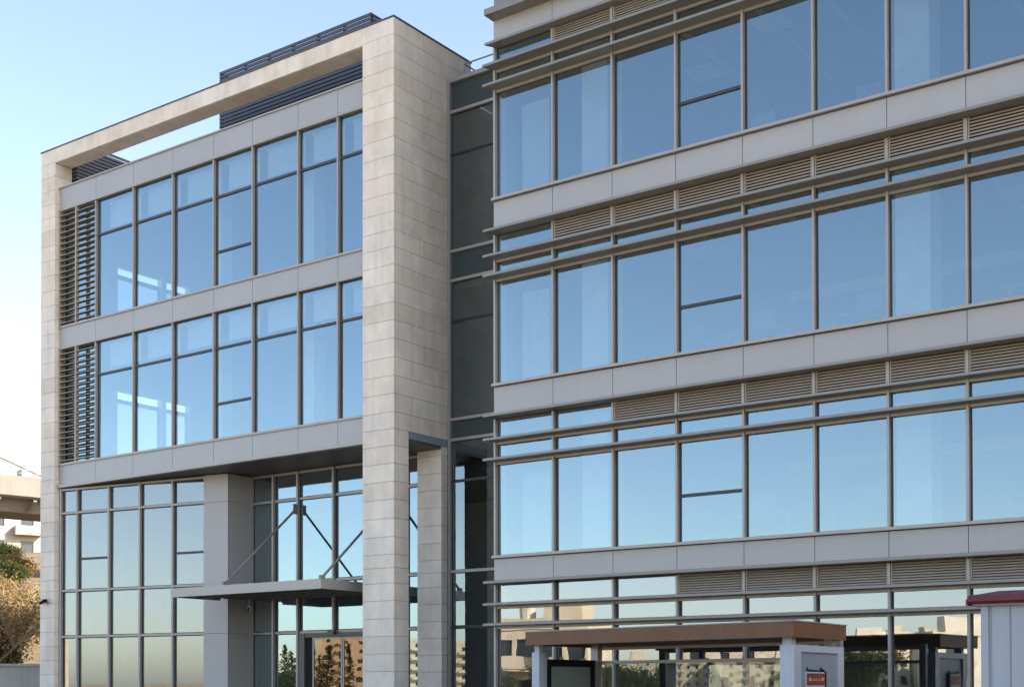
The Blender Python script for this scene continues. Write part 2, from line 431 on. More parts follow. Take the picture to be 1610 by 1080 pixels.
# side wall, rear, slabs, columns, rooms
m = MB(); m.box(XL+.001, XL+.2, YG+.07, 42, 0, 16.0); m.box(XL, XR, 41.8, 42, 0, 16.0); m.box(XR-.1, XR+.1, YG+.07, 42, 0, 16)
m.build('outer_wall', M['panel'], GW)
for k in range(4):
    m = MB(); m.box(XL+.2, XR-.1, YG+.12, 41.8, FA[k]-.02, (SILL[k+1] if k < 3 else 15.9)-.12)
    m.build('ceiling_slab', M['ceil'], GW)
    m = MB(); m.box(XL+.2, XR-.1, YG+.14, 41.8, (SILL[k] if k else .3)-.11, (SILL[k] if k else .3)-.06)
    m.build('floor_slab', M['floor_in'], GW)
    m = MB(); m.box(XL+.2, XR-.1, 31, 31.1, SILL[k]-.05, FA[k]-.03); m.build('partition', M['inner'], GW)
    for xa, xb in ((-15.42,-14.78), (-8.62,-7.98)):
        if k:
            m = MB(); m.box(xa, xb, 23.75, 24.35, SILL[k]-.05, FA[k]-.03); m.build('column', M['white_in'], GW)
    if k:
        m = MB(); n = 60; prev = None
        for i in range(n+1):
            x = XL+.35+i*.72/n; y = 23.55+.035*math.sin(i*1.05)
            if prev: m.quad((prev[0],prev[1],SILL[k]+.05),(x,y,SILL[k]+.05),(x,y,FC[k]-.25),(prev[0],prev[1],FC[k]-.25))
            prev = (x, y)
        m.build('curtain', M['curtain'], GW, smooth=True)
        for xx in (-13.6, -11.9, -10.6, -7.6, -6.2, -4.8):
            m = MB(); m.box(xx, xx+.12, 24.6, 28.9, FA[k]-.07, FA[k]-.022); m.build('ceiling_light', M['white_in'], GW)
        for xx, yy in ((-9.3, 25.6), (-7.7, 26.8), (-12.2, 25.2), (-5.6, 25.4), (-14.4, 26.4)):
            m = MB()
            for q in range(6): m.box(xx, xx+.7, yy+q*.12, yy+q*.12+.05, FA[k]-.06, FA[k]-.022)
            m.build('ceiling_diffuser', M['white_in'], GW)
        m = MB(); m.box(-13.2, -2, 29.2, 29.3, FA[k]-.75, FA[k]-.5); m.build('cove_beam', M['white_in'], GW)  # white beam for the pale interior cornice line, not a light source
        for xx in (-12.4, -10.2, -6.9, -4.6):
            m = MB(); m.box(xx, xx+1.5, 24.3, 25.0, SILL[k]+.62, SILL[k]+.66); m.box(xx+.1, xx+.14, 24.35, 24.95, SILL[k]-.05, SILL[k]+.62); m.box(xx+1.36, xx+1.4, 24.35, 24.95, SILL[k]-.05, SILL[k]+.62)
            m.box(xx+.5, xx+1.0, 24.62, 24.65, SILL[k]+.75, SILL[k]+1.08); m.box(xx+.72, xx+.78, 24.64, 24.68, SILL[k]+.66, SILL[k]+.8)
            m.build('desk', M['inner'], GW)

# ------------------------------------------------------------------ the stone-framed wing (left)
SW = thing('office_building', (-27, 30, 0), 'office wing in a pale limestone frame with louvred roof screens and an entrance canopy', 'office building', 'wings of the office building')
LXm = [-33.49, -31.81, -30.15, -28.50, -26.87, -25.40, -23.77, -22.42, -21.30]
YS, LM, LG = 23.51, 23.64, 23.73        # stone face, mullion face, glass
X0, XI0, XI1, XC = -34.18, -33.51, -21.47, -20.49
YE = 25.53                              # entrance / link glazing
ZJ = [17.2, 16.81, 16.41, 16.01, 15.61, 15.22, 14.84, 14.40, 13.97, 13.53, 13.08, 12.65, 12.22, 11.82, 11.41, 10.98, 10.53, 10.11, 9.68, 9.24, 8.81, 8.39, 7.96,
      7.57, 7.18, 6.76, 6.34, 5.92, 5.48, 5.05, 4.64, 4.33, 3.97, 3.56, 3.14, 2.73, 2.32, 1.91, 1.5, 1.09, .68, .13]
G = .004
def clad_y(m, x0, x1, y, z0, z1, t=.03, joints=None):
    """slabs on a face lying in plane y (outer face at y, body behind towards +t)"""
    for i in range(len(ZJ)-1):
        b, a = max(ZJ[i+1], z0), min(ZJ[i], z1)
        if a-b < .03: continue
        js = joints(i) if joints else []
        xs = [x0]+[j for j in js if x0+.1 < j < x1-.1]+[x1]
        for p, q in zip(xs, xs[1:]):
            m.box(p+(G if p > x0 else 0), q-(G if q < x1 else 0), y, y+t, b+G, a-G)
def clad_x(m, x, y0, y1, z0, z1, t=-.03, joints=None):
    for i in range(len(ZJ)-1):
        b, a = max(ZJ[i+1], z0), min(ZJ[i], z1)
        if a-b < .03: continue
        js = joints(i) if joints else []
        ys = [y0]+[j for j in js if y0+.1 < j < y1-.1]+[y1]
        for p, q in zip(ys, ys[1:]):
            m.box(x, x+t, p+(G if p > y0 else 0), q-(G if q < y1 else 0), b+G, a-G)

def stone_part(name, core, build):
    m = MB(); build(m); o = m.build(name, M['stone'], SW)
    c = MB()
    for bx in core: c.box(*bx)
    c.build('backing', M['joint'], o)
    return o
D = .032
# left pier (stands through the full depth of the frame)
def f(m):
    clad_y(m, X0, XI0, YS, .13, 17.2)
    clad_x(m, XI0, YS+D, 24.08, .13, 16.78)
    clad_x(m, X0, YS+D, 24.08, .13, 17.2, t=.03)
    clad_y(m, X0, XI0, 24.08, 16.2, 17.2, t=-.03) if False else None
stone_part('stone_pier', [(X0+D, XI0-D, YS+D, 24.08, .13, 17.19)], f)
# beam
def f(m):
    js = [XI0+1.45*i for i in range(1, 9)]
    xs = [XI0]+js+[XI1]
    for p, q in zip(xs, xs[1:]):
        m.box(p+G*.5, q-G*.5, YS, YS+.03, 16.79, 17.2)
        m.box(p+G*.5, q-G*.5, YS+D, 24.08-D, 16.782, 16.81)
        m.box(p+G*.5, q-G*.5, 24.05, 24.08, 16.79, 17.2)
stone_part('stone_beam', [(XI0, XI1, YS+D, 24.08-D, 16.815, 17.19)], f)
# front pillar and the upper side wall
jy = lambda i: [24.15, 25.15] if i % 2 else [24.6, 25.6]
jt = lambda i: []
def f(m):
    clad_y(m, XI1, XC, YS, .13, 17.2)
    clad_x(m, XC, YS+D, 24.03, .13, 7.57)
    clad_x(m, XI1, YS+D, 23.70, .13, 17.2, t=.03)
    clad_y(m, XI1, XC-.38, 23.70, .13, 7.40, t=-.03)
    clad_x(m, XC-.38, 23.70, 24.03, .13, 7.40, t=.03)
    clad_y(m, XC-.35, XC-.03, 24.03, .13, 7.40, t=-.03)
stone_part('stone_pillar', [(XI1+D, XC-D, YS+D, 23.70-D, .13, 7.56), (XC-.38+D, XC-D, 23.70-D, 24.03-D, .13, 7.40), (XI1+D, XC-D, YS+D, 24.03, 7.56, 17.19)], f)
def f(m):
    clad_x(m, XC, YS+D, YE-.03, 7.57, 16.41, joints=jy)
    clad_x(m, XC, YS+D, 26.45, 16.41, 17.2, joints=jy)
stone_part('stone_wall', [(XI1+.1, XC-D, 24.04, YE-.04, 7.72, 17.19), (XI1+.1, XC-D, YE-.04, 26.44, 16.45, 17.19)], f)
# rear pier beside the link glazing
def f(m):
    clad_y(m, -21.27, XC-.02, 25.28, .13, 7.4)
    clad_x(m, XC-.02, 25.28+D, YE-.02, .13, 7.4)
    clad_x(m, -21.27, 25.28+D, YE-.02, .13, 7.4, t=.03)
stone_part('stone_pier', [(-21.27+D, XC-.02-D, 25.28+D, YE-.03, .13, 7.41)], f)
m = MB(); m.box(XI1+.02, XC-.012, 24.04, YE-.02, 7.40, 7.57); m.build('steel_lintel', M['greycoat'], SW)
# capping
m = MB()
m.box(X0-.02, XC+.02, YS-.02, 24.10, 17.2, 17.235); m.box(XI1, XC+.02, 24.10, 26.47, 17.2, 17.235)
m.build('coping', M['charcoal'], SW)
# upper storeys
def band(z0, z1, name):
    for i in range(len(LXm)-1):
        x0, x1 = LXm[i], LXm[i+1]
        if i == len(LXm)-2: x1 = XI1-.01
        m = MB(); m.box(x0+.006, x1-.006, LM+.02, LM+.07, z0, z1); m.build(name, M['panel'], SW)
    m = MB(); m.box(LXm[0]-.01, XI1-.02, LM+.072, LM+.3, z0+.01, z1-.01); m.build('backing', M['dark'], SW)
band(15.42, 16.05, 'parapet_panel')
band(11.39, 11.97, 'spandrel_panel')
band(7.41, 7.97, 'spandrel_panel')
m = MB()
for za, zb in ((16.05,16.09), (15.375,15.42), (11.345,11.39), (11.97,12.025), (7.97,8.025)):
    m.box(XI0+.004, XI1-.004, LM-.02, LM+.12, za, zb)
m.box(XI0+.004, XI1-.004, LM-.05, LM+.12, 7.32, 7.40)
m.build('trim_rail', M['mull'], SW)
for za, zb, zt, bar in ((12.025, 15.375, 14.38, 12.93), (8.025, 11.345, 10.40, 8.945)):
    for i in range(len(LXm)-1):
        x0, x1 = LXm[i], min(LXm[i+1], XI1-.01)
        if i:
            m = MB(); m.box(x0-.023, x0+.023, LM, LG+.06, za, zb); m.build('mullion', M['mull'], SW)
        if i == 0:
            window(SW, x0+.03, x1-.03, LG+.12, za, zb)
            m = MB(); n = 20
            for j in range(n):
                z = za+.06+(zb-za-.06)*j/n
                m.box(x0+.05, x1-.035, LM-.03, LM+.09, z, z+.022)
            lsc = m.build('louvre_screen', M['slat'], SW); m = MB()
            for j in range(n):
                z = za+.06+(zb-za-.06)*j/n
                m.box(x0+.05, x1-.035, LM-.036, LM-.031, z+.003, z+.018)  # pale strips paint the lit front edges of the darkened slats
            m.box(x0+.005, x0+.05, LM-.01, LG+.05, za, zb); m.box(x0+.79, x0+.84, LM-.034, LM+.07, za, zb)
            m.build('louvre_frame_lit_edges', M['vent'], lsc)
        else:
            bars = (zt,) if i != 4 else (bar, zt)
            window(SW, x0+.03, x1-(.03 if i < len(LXm)-2 else 0), LG, za, zb, bars=bars)
            m = MB(); m.box(x0+.2, x1-.1, LG+.28, LG+.29, zt+.24, zb-.06); m.box(x0+.18, x1-.08, LG+.25, LG+.34, zb-.08, zb-.012)
            m.build('roller_blind', M['blind'], SW)
# rooms behind, with the end wall's own windows
for za, zb in ((12.0, 15.40), (8.0, 11.37)):
    m = MB(); m.box(-33.6, XI1+.1, LG+.1, 34.8, zb, zb+.06); m.build('ceiling', M['ceil'], SW)
m = MB(); m.box(-33.8, XI1+.1, LG+.14, 34.9, 15.5, 15.9); m.build('roof_slab', M['concrete'], SW)
for z0, z1 in ((11.45, 11.98), (7.45, 7.98)):
    m = MB(); m.box(-33.8, XI1+.1, LM+.31, 34.9, z0, z1); m.build('floor_slab', M['floor_in'], SW)
m = MB(); m.box(-33.6, -21, 33.0, 33.1, 7.98, 15.4); m.build('partition', M['inner'], SW)
m = MB(); m.box(-33.4, -21, 34.9, 35.1, 0, 16.0); m.build('outer_wall', M['panel'], SW)
m = MB()
wy = [(26.02,27.74), (27.90,28.86)]
for (z0, z1, wa, wb) in ((.13, 8.02, None, None), (8.02, 12.02, 8.06, 10.66), (12.02, 16.4, 12.06, 14.5)):
    if wa is None:
        m.box(X0+.03, -33.9, 24.1, 34.9, z0, z1); continue
    y = 24.1
    for a, b in wy:
        m.box(X0+.03, -33.9, y, a, z0, z1); m.box(X0+.03, -33.9, a, b, z0, wa); m.box(X0+.03, -33.9, a, b, wb, z1); y = b
    m.box(X0+.03, -33.9, y, 34.9, z0, z1)
endwall = m.build('end_wall', M['stone'], SW)
for (wa, wb) in ((8.06, 10.66), (12.06, 14.5)):
    for a, b in wy:
        m = MB(); m.box(-34.1, -34.02, a, b, wb-.36, wb-.24)
        m.box(-34.1, -34.02, a, a+.05, wa, wb-.36); m.box(-34.1, -34.02, b-.05, b, wa, wb-.36)
        w = m.build('window', M['dark'], endwall) if False else m.build('window_frame', M['dark'], SW)
        p = MB(); p.box(-34.07, -34.06, a+.05, b-.05, wa, wb-.36); p.build('pane', M['glass_west'], w)
for xx in (-28.1, -24.6):
    for z0, z1 in ((8.0, 11.37), (12.0, 15.4)):
        m = MB(); m.box(xx, xx+.36, 24.7, 25.1, z0, z1); m.build('column', M['white_in'], SW)

# ground storey: skewed curtain wall
A = Vector((-33.445, 23.64)); C = Vector((-27.40, 24.64)); E_ = (C-A).normalized(); Nn = Vector((E_.y, -E_.x))   # Nn points outwards (towards -Y)
def tfA(s, d, z): q = A+E_*s-Nn*d; return (q.x, q.y, z)
sx = lambda x: (x-A.x)/E_.x
LS = [sx(-33.41), sx(-32.79), sx(-31.60), sx(-30.47), sx(-29.31), sx(-28.22)]
HZ = [.2, 3.0, 4.33, 6.58, 7.26]
for i in range(5):
    for j in range(4):
        bars = (5.24,) if (j == 2 and i in (1, 4)) else ()
        window(SW, LS[i]+.028, LS[i+1]-.028, .09, HZ[j]+.028, HZ[j+1]-.028, bars=bars, gmat='glass_lobby', tf=tfA, name='lobby_window', tilt=.0016)
for i in range(5):
    m = MB(tfA); m.box(LS[i]-.028, LS[i]+.028, 0, .15, .13, 7.29); m.build('mullion', M['mull'], SW)
for z in HZ[1:]:
    m = MB(tfA); m.box(LS[0]+.028, LS[5], .012, .15, z-.028, z+.028)
    m.build('transom_rail', M['mull'], SW)
sC = (C-A).length
for z0, z1 in ((.13, 3.0), (3.0, 6.56), (6.56, 7.31)):
    m = MB(tfA); m.box(LS[5]+.002, sC, 0, .06, z0+.004, z1-.004); m.build('column_cladding', M['panel'], SW)
    m = MB(); m.box(C.x-.06, C.x, C.y+.065, YE-.06, z0+.004, z1-.004); m.build('column_cladding', M['panel'], SW)
m = MB(); m.prism([tfA(LS[5]+.05, .08, 0)[:2], tfA(sC-.07, .08, 0)[:2], (C.x-.07, YE), (C.x-.7, YE)], .13, 7.3); m.build('backing', M['dark'], SW)
# soffit
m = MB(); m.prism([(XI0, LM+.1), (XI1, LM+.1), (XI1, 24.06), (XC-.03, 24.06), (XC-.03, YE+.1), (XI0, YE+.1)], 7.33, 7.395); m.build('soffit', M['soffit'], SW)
# entrance glazing and the link
EX = [-27.40, -26.55, -25.62, -24.31, -23.00, -21.86]
for i in range(len(EX)):
    m = MB(); m.box(EX[i]-.03, EX[i]+.03, YE-.07, YE+.12, .13 if i not in (3,4) else 2.98, 7.3); m.build('mullion', M['mull'], SW)
for z in (7.28, 6.57, 4.35, 3.0):
    m = MB(); m.box(EX[0]+.03, -20.52, YE-.017, YE+.10, z-.03, z+.03)
    m.build('transom_rail', M['mull'], SW)
EZ = [.15, 3.0, 4.35, 6.57, 7.28]
for i in range(len(EX)-1):
    for j in range(4):
        if j == 0 and 2 <= i <= 4: continue
        window(SW, EX[i]+.03, EX[i+1]-.03, YE+.03, EZ[j]+.03, EZ[j+1]-.03, gmat='glass', name='lobby_window', tilt=.0012)
for j in range(4):
    window(SW, -21.83, -20.52, YE+.03, EZ[j]+.03, EZ[j+1]-.03, gmat='glass', name='lobby_window', tilt=.0012)
# sliding entrance door
DR = MB(); DR.box(-25.59, -25.36, YE-.05, YE+.1, .13, 2.97); DR.box(-25.36, -21.89, YE-.03, YE+.12, 2.86, 2.97)
DR.box(-24.44, -24.22, YE-.13, YE-.07, 2.92, 3.03)
door = DR.build('sliding_door', M['doorframe'], SW)
for xa, xb in ((-25.13, -24.06), (-24.04, -22.97), (-22.95, -21.95)):
    m = MB()
    m.box(xa, xa+.045, YE+.02, YE+.06, .16, 2.85); m.box(xb-.045, xb, YE+.02, YE+.06, .16, 2.85)
    m.box(xa+.045, xb-.045, YE+.02, YE+.06, 2.80, 2.85); m.box(xa+.045, xb-.045, YE+.02, YE+.06, .16, .26)
    m.build('door_leaf', M['mull'], door)
    m = MB(); pane(m, xa+.045, xb-.045, YE+.035, .26, 2.80, .002); coat(m.build('door_pane', M['glass_door'], door))
# link glazing up to the roof
LK = [(.15, 2.97, 'glass_dark'), (3.03, 4.32, 'glass_dark'), (4.39, 6.54, 'glass_dark'), (6.58, 7.53, 'glass_dark'), (7.60, 8.03, None), (8.10, 10.46, 'glass_dark'), (10.50, 11.43, 'glass_dark'),
      (11.50, 12.15, None), (12.22, 14.56, 'glass_dark'), (14.60, 15.57, 'glass_dark'), (15.64, 16.33, None)]
xa, xb = -20.43, XL-.002
for z0, z1, gm in LK:
    if gm: window(SW, xa+.03, xb, YE+.03, z0, z1, gmat=gm, name='link_window', fr=.015)
    else:
        m = MB(); m.box(xa+.03, xb, YE+.03, YE+.06, z0, z1); m.build('spandrel_glass', M['spglass'], SW)
for z in (4.355, 7.565, 8.065, 11.465, 12.185, 15.605):
    m = MB(); m.box(xa+.03, xb, YE-.045, YE+.08, z-.035, z+.035); m.build('transom_rail', M['mull'], SW)
m = MB()
m.box(xa-.05, xb, YE-.06, YE+.10, 16.33, 16.42)
m.box(xa-.035, xa+.03, YE-.06, YE+.10, .13, 16.33)
m.build('link_frame', M['mull'], SW)
for z in (14.58, 10.48, 6.56, 3.0):
    m = MB(); m.box(xa+.03, xb, YE-.012, YE+.02, z-.02, z+.02); m.build('link_transom', M['dark'], SW)
m = MB(); m.box(xa, xb, YE+.11, 40, 16.2, 16.36); m.build('link_roof', M['concrete'], SW)
m = MB(); m.box(-33, XL-.01, 33.2, 33.3, .1, 7.3); m.build('partition', M['inner'], SW)
m = MB(); m.box(-20.47, -20.44, YE+.13, 35, 7.3, 16.195); m.build('partition', M['inner'], SW)
m = MB(); m.box(-20.4, XL-.01, 28.5, 28.6, 7.3, 16.195); m.build('partition', M['inner'], SW)
m = MB(); m.box(-33.8, XL-.01, YE+.15, 35, .1, .14); m.build('floor_slab', M['floor_in'], SW)
for z0, z1 in ((7.42, 8.0), (11.3, 12.05)):
    m = MB(); m.box(-20.4, XL-.01, YE+.2, 34, z0, z1); m.build('floor_slab', M['floor_in'], SW)
# canopy on tie rods
cx0, cx1, cy0, cy1 = -27.47, -22.11, 22.76, YE-.08
m = MB()
m.box(cx0, cx1, cy0, cy0+.06, 3.865, 4.095); m.box(cx1-.06, cx1, cy0+.06, cy1, 3.865, 4.095); m.box(cx0, cx0+.06, cy0+.06, C.y-.25, 3.865, 4.095)
m.box(cx0+.06, cx1-.06, cy0+.06, cy1, 4.02, 4.075)
can = m.build('canopy', M['mull'], SW)
m = MB()
for i in range(17):
    x = cx0+.12+i*(cx1-cx0-.24)/16
    m.box(x-.02, x+.02, cy0+.061, cy1-.02 if x > C.x+.05 else C.y-.3, 3.90, 4.018)
for i in range(5):
    y = cy0+.4+i*.52
    m.box(cx0+.4 if y > 24 else cx0+.061, cx1-.061, y, y+.09, 3.885, 3.93)
m.build('canopy_grille', M['charcoal'], can)
for x in (-25.62, -22.25):
    m = MB(); m.tube((x, 22.93, 4.13), (x, YE-.13, 6.26), .032, n=10)
    m.box(x-.02, x+.02, YE-.2, YE-.05, 6.15, 6.42); m.box(x-.03, x+.03, 22.86, 23.02, 4.09, 4.2)
    m.build('tie_rod', M['fin'], can)
# louvred plant screens on the roof
def roof_screen(x0, x1, y0, y1, z0, z1):
    m = MB(); n = int((z1-z0)/.105)
    for i in range(n):
        z = z0+i*.105
        m.extr([(y0-.05, z), (y0-.045, z+.078), (y0-.02, z+.084), (y0+.0, z+.01)], 'X', x0-.05, x1+.05)
        m.extr([(x1+.05, z), (x1+.045, z+.075), (x1+.02, z+.08), (x1, z+.01)], 'Y', y0-.05, y1)
        m.extr([(x0-.05, z), (x0-.045, z+.075), (x0-.02, z+.08), (x0, z+.01)], 'Y', y0-.05, y1)
    o = m.build('roof_screen', M['charcoal'], SW)
    k = max(1, round((x1-x0)/.92))
    for i in range(k+1):
        x = x0+(x1-x0)*i/k; p = MB(); p.box(x-.03, x+.03, y0+.002, y0+.06, 15.9, z1-.05); p.build('screen_post', M['charcoal'], o)
    k = max(1, round((y1-y0)/1.0))
    for i in range(1, k+1):
        y = y0+(y1-y0)*i/k
        p = MB(); p.box(x1-.06, x1-.002, y-.03, y+.03, 15.9, z1-.05); p.build('screen_post', M['charcoal'], o)
        p = MB(); p.box(x0+.002, x0+.06, y-.03, y+.03, 15.9, z1-.05); p.build('screen_post', M['charcoal'], o)
roof_screen(-28.06, -22.55, 25.0, 28.2, 16.0, 18.55)
roof_screen(-34.0, -33.35, 24.15, 31.0, 16.45, 17.62)
m = MB(); m.box(-33.9, -33.42, 24.3, 30.9, 16.0, 17.5); m.build('plant_screen_backing', M['charcoal'], SW)  # plain dark box added inside the screen to darken its bright gaps
m = MB(); m.box(-27.9, -22.8, 25.25, 28.0, 15.9, 17.75); m.build('plant_screen_backing', M['charcoal'], SW)
# guard rail on the link roof
m = MB()
for p, q in (((-20.27,25.9,16.36),(-20.27,25.9,16.93)), ((-20.27,25.9,16.92),(XL,25.9,16.92)), ((-20.27,25.9,16.66),(XL,25.9,16.66)),
             ((-20.27,25.9,16.92),(-20.27,33,16.92)), ((-18.7,25.9,16.36),(-18.7,25.9,16.92)), ((-19.3,26.0,16.92),(-19.3,30,16.92))):
    m.tube(p, q, .02, n=8)
m.build('guard_rail', M['greycoat'], SW)

# ------------------------------------------------------------------ cameras on the building
c = thing('security_camera', (-27.05, 25.1, 3.9), 'small pale dome security camera hanging under the canopy edge by the entrance', 'security camera')
m = MB(); m.tube((-27.05,25.1,3.91), (-27.05,25.1,3.74), .022, n=10); m.build('bracket', M['greycoat'], c)
bm = bmesh.new(); bmesh.ops.create_uvsphere(bm, u_segments=16, v_segments=10, radius=.075)
me = bpy.data.meshes.new('housing'); bm.to_mesh(me); bm.free(); me.materials.append(M['whitecoat'])
o = bpy.data.objects.new('housing', me); COL.objects.link(o); o.parent = c; o.location = (0, 0, -.22)
for p in me.polygons: p.use_smooth = True
m = MB(); m.tube((-27.03,25.05,3.665), (-26.99,25.0,3.64), .035, .028, n=12); m.build('lens', M['black'], c)
c = thing('security_camera', (-33.78, YS, 4.02), 'tiny dark bullet security camera fixed to the left limestone pier', 'security camera')
m = MB(); m.tube((-33.78,YS+.01,4.0), (-33.78,YS-.12,4.02), .018, n=8); m.build('bracket', M['charcoal'], c)
m = MB(); m.tube((-33.70,YS-.13,4.06), (-33.96,YS-.15,3.99), .045, n=12); m.box(-33.98,-33.68,YS-.19,YS-.08,4.08,4.09); m.build('housing', M['black'], c)

# ------------------------------------------------------------------ bus shelter
BS = thing('bus_shelter', (-11.2, 20.6, .13), 'bus shelter with a brown-faced flat roof, white end panels and a black poster case', 'bus shelter')
fl, fr_, br, bl = (-14.03,19.70), (-8.35,18.60), (-8.38,20.74), (-13.98,21.85)
m = MB(); zt, zb = 2.54, 2.305
def inset(p, d): c0 = Vector((-11.2, 20.35)); v = c0-Vector(p); return tuple(Vector(p)+v.normalized()*d)
out = [fl, fr_, br, bl]; inn = [inset(p, .09) for p in out]
for i in range(4):
    j = (i+1) % 4
    m.prism([out[i], out[j], inn[j], inn[i]], zb, zt)
m.build('roof_fascia', M['wood'], BS)
m = MB(); m.prism(inn, zb+.05, zt-.03); m.build('roof_deck', M['charcoal'], BS)
m = MB(); big = [inset(p, -.02) for p in out]
for i in range(4):
    j = (i+1) % 4
    m.prism([big[i], big[j], inn[j], inn[i]], zt+.002, zt+.02)
m.build('roof_edge', M['greycoat'], BS)
def post(x, y, w, z0, z1, mat): m = MB(); m.box(x-w/2, x+w/2, y-w/2, y+w/2, z0, z1); m.build('post', M[mat], BS)
post(-8.58, 18.98, .15, 2.15, 2.36, 'whitecoat'); post(-8.58, 20.55, .14, 2.12, 2.36, 'mull')
post(-13.90, 19.93, .11, 2.1, 2.36, 'whitecoat'); post(-13.82, 21.76, .16, .13, 2.36, 'mull')
post(-8.62, 21.0, .12, .13, 2.36, 'mull')
# right end panel with its inset face
m = MB()
m.box(-8.68, -8.50, 18.86, 20.82, .2, 2.20)
m.box(-8.50, -8.45, 18.86, 19.13, .2, 2.20); m.box(-8.50, -8.45, 20.58, 20.82, .2, 2.20); m.box(-8.50, -8.45, 19.13, 20.58, 2.09, 2.20); m.box(-8.50, -8.45, 19.13, 20.58, .2, .35)
ep = m.build('end_panel', M['whitecoat'], BS, bevel=.006)
m = MB(); m.box(-8.50, -8.492, 19.13, 20.58, .35, 2.09); m.build('inset_face', M['greycoat'], ep)
m = MB(); m.box(-8.495, -8.44, 19.30, 20.02, .9, 1.79); sg = m.build('sign_box', M['whitecoat'], ep, bevel=.01)
m = MB(); m.box(-8.439, -8.43, 19.31, 20.01, 1.585, 1.765); m.build('sign_band', M['orange'], sg)
m = MB(); y = 19.36
m.quad((-8.428, y, 1.672), (-8.428, y+.07, 1.64), (-8.428, y+.07, 1.704))
for w_, h_ in ((.05,.05), (.035,.035), (.05,.045), (.03,.04), (.05,.035), (.045,.05), (.035,.04)):
    y += .072
    m.box(-8.429, -8.427, y, y+w_, 1.672-h_/2, 1.672-h_/2+.012); m.box(-8.429, -8.427, y, y+.012, 1.672-h_/2+.013, 1.672+h_/2)
m.box(-8.429, -8.427, 19.86, 19.93, 1.65, 1.70); m.build('lettering', M['offwhite'], sg)
m = MB(); m.tube((-8.45,20.03,.9), (-8.45,20.03,1.79), .03, n=8); m.tube((-8.45,20.03,1.79), (-8.46,19.95,1.82), .02, n=8)
m.tube((-8.47,19.95,1.80), (-8.47,19.40,1.815), .012, n=8); m.tube((-8.47,19.40,1.80), (-8.47,19.40,1.86), .012, n=6); m.tube((-8.47,19.93,1.80), (-8.47,19.93,1.86), .012, n=6)
m.build('sign_bracket', M['black'], ep)
# left end panel and poster case
m = MB(); m.box(-13.96, -13.80, 19.80, 20.00, .2, 2.18); m.box(-13.93, -13.83, 20.02, 20.10, .2, 2.14)
m.build('end_panel', M['whitecoat'], BS, bevel=.006)
m = MB(); ya, yb = 20.10, 21.68
m.box(-13.94, -13.80, ya, ya+.10, .5, 2.06); m.box(-13.94, -13.80, yb-.12, yb, .5, 2.06); m.box(-13.94, -13.80, ya+.10, yb-.12, 1.93, 2.06); m.box(-13.94, -13.80, ya+.10, yb-.12, .5, .65)
pc = m.build('poster_case', M['black'], BS, bevel=.008)
m = MB(); m.box(-13.90, -13.83, ya+.10, yb-.12, .65, 1.93); m.build('poster', M['screen'], pc)
# rear rails and glass
m = MB(); 
def rear(x0, x1, z0, z1, d0, d1):
    y = lambda x: 21.80-(x+13.74)*.165
    m.prism([(x0, y(x0)+d0), (x1, y(x1)+d0), (x1, y(x1)+d1), (x0, y(x0)+d1)], z0, z1)
rear(-13.70, -8.70, 1.99, 2.05, -.03, .03); rear(-13.70, -8.70, 2.255, 2.33, -.03, .03); rear(-13.70, -8.70, .5, .56, -.03, .03)
m.build('rear_rail', M['mull'], BS)
m = MB(); rear(-13.68, -11.25, .56, 1.99, -.004, .004); rear(-11.15, -8.75, .56, 1.99, -.004, .004); m.build('rear_glass', M['glass_clear'], BS)
m = MB(); rear(-13.0, -9.4, .58, .63, -.75, -.3); rear(-12.6, -12.5, .14, .58, -.6, -.4); rear(-9.9, -9.8, .14, .58, -.6, -.4); m.build('bench', M['mull'], BS)

# ------------------------------------------------------------------ kiosk at the right edge
K = thing('kiosk', (-3.5, 18.3, .13), 'white ribbed-panel cabin with a low dark red roof at the right edge', 'kiosk')
m = MB(); m.box(-5.03, -1.6, 17.10, 19.4, .13, 2.60)
for x in (-5.12, -1.62): m.box(x, x+.09, 17.06, 17.15, .13, 2.60)
for x in (-5.12, -1.62): m.box(x, x+.09, 19.35, 19.44, .13, 2.60)
for i in range(14):
    x = -4.99+i*.24; m.box(x, x+.215, 17.085, 17.099, .2, 2.585)
for i in range(9):
    y = 17.2+i*.24; m.box(-5.045, -5.031, y, y+.215, .2, 2.585)
kw = m.build('wall', M['ribbed'], K)
m = MB(); m.extr([(16.92,2.60), (16.90,2.63), (16.92,2.70), (18.27,2.84), (19.58,2.70), (19.60,2.63), (19.58,2.60)], 'X', -5.24, -1.4)
m.box(-5.27, -5.242, 16.94, 19.56, 2.585, 2.66)
m.build('roof', M['red'], K)
m = MB(); m.box(-5.2, -1.5, 16.98, 19.5, 2.575, 2.598); m.build('eave_lining', M['greycoat'], K)

# ------------------------------------------------------------------ trees
def tree_skeleton(rng, h, spread, trunk_h, levels, nb, up=.55):
    segs = []
    def grow(p, d, L, r, lev):
        n = 3; q = p
        for i in range(n):
            d = (d+Vector((rng.uniform(-.22,.22), rng.uniform(-.22,.22), rng.uniform(-.08,.16)))).normalized()
            q2 = q+d*(L/n); segs.append((q, q2, r*(1-.25*i/n), r*(1-.25*(i+1)/n), lev)); q = q2
            if lev < levels and i >= (1 if lev else n-1):
                for b in range(nb if lev == 0 else max(2, nb-2)):
                    a = rng.uniform(0, 2*math.pi); side = Vector((math.cos(a), math.sin(a), 0))
                    dd = (d*up+side*spread+Vector((0,0,rng.uniform(-.1,.35)))).normalized()
                    grow(q, dd, L*rng.uniform(.5,.8) if lev else h*rng.uniform(.28,.42), r*.55, lev+1)
    grow(Vector((0,0,0)), Vector((0,0,1)), trunk_h, h*.028, 0)
    return segs
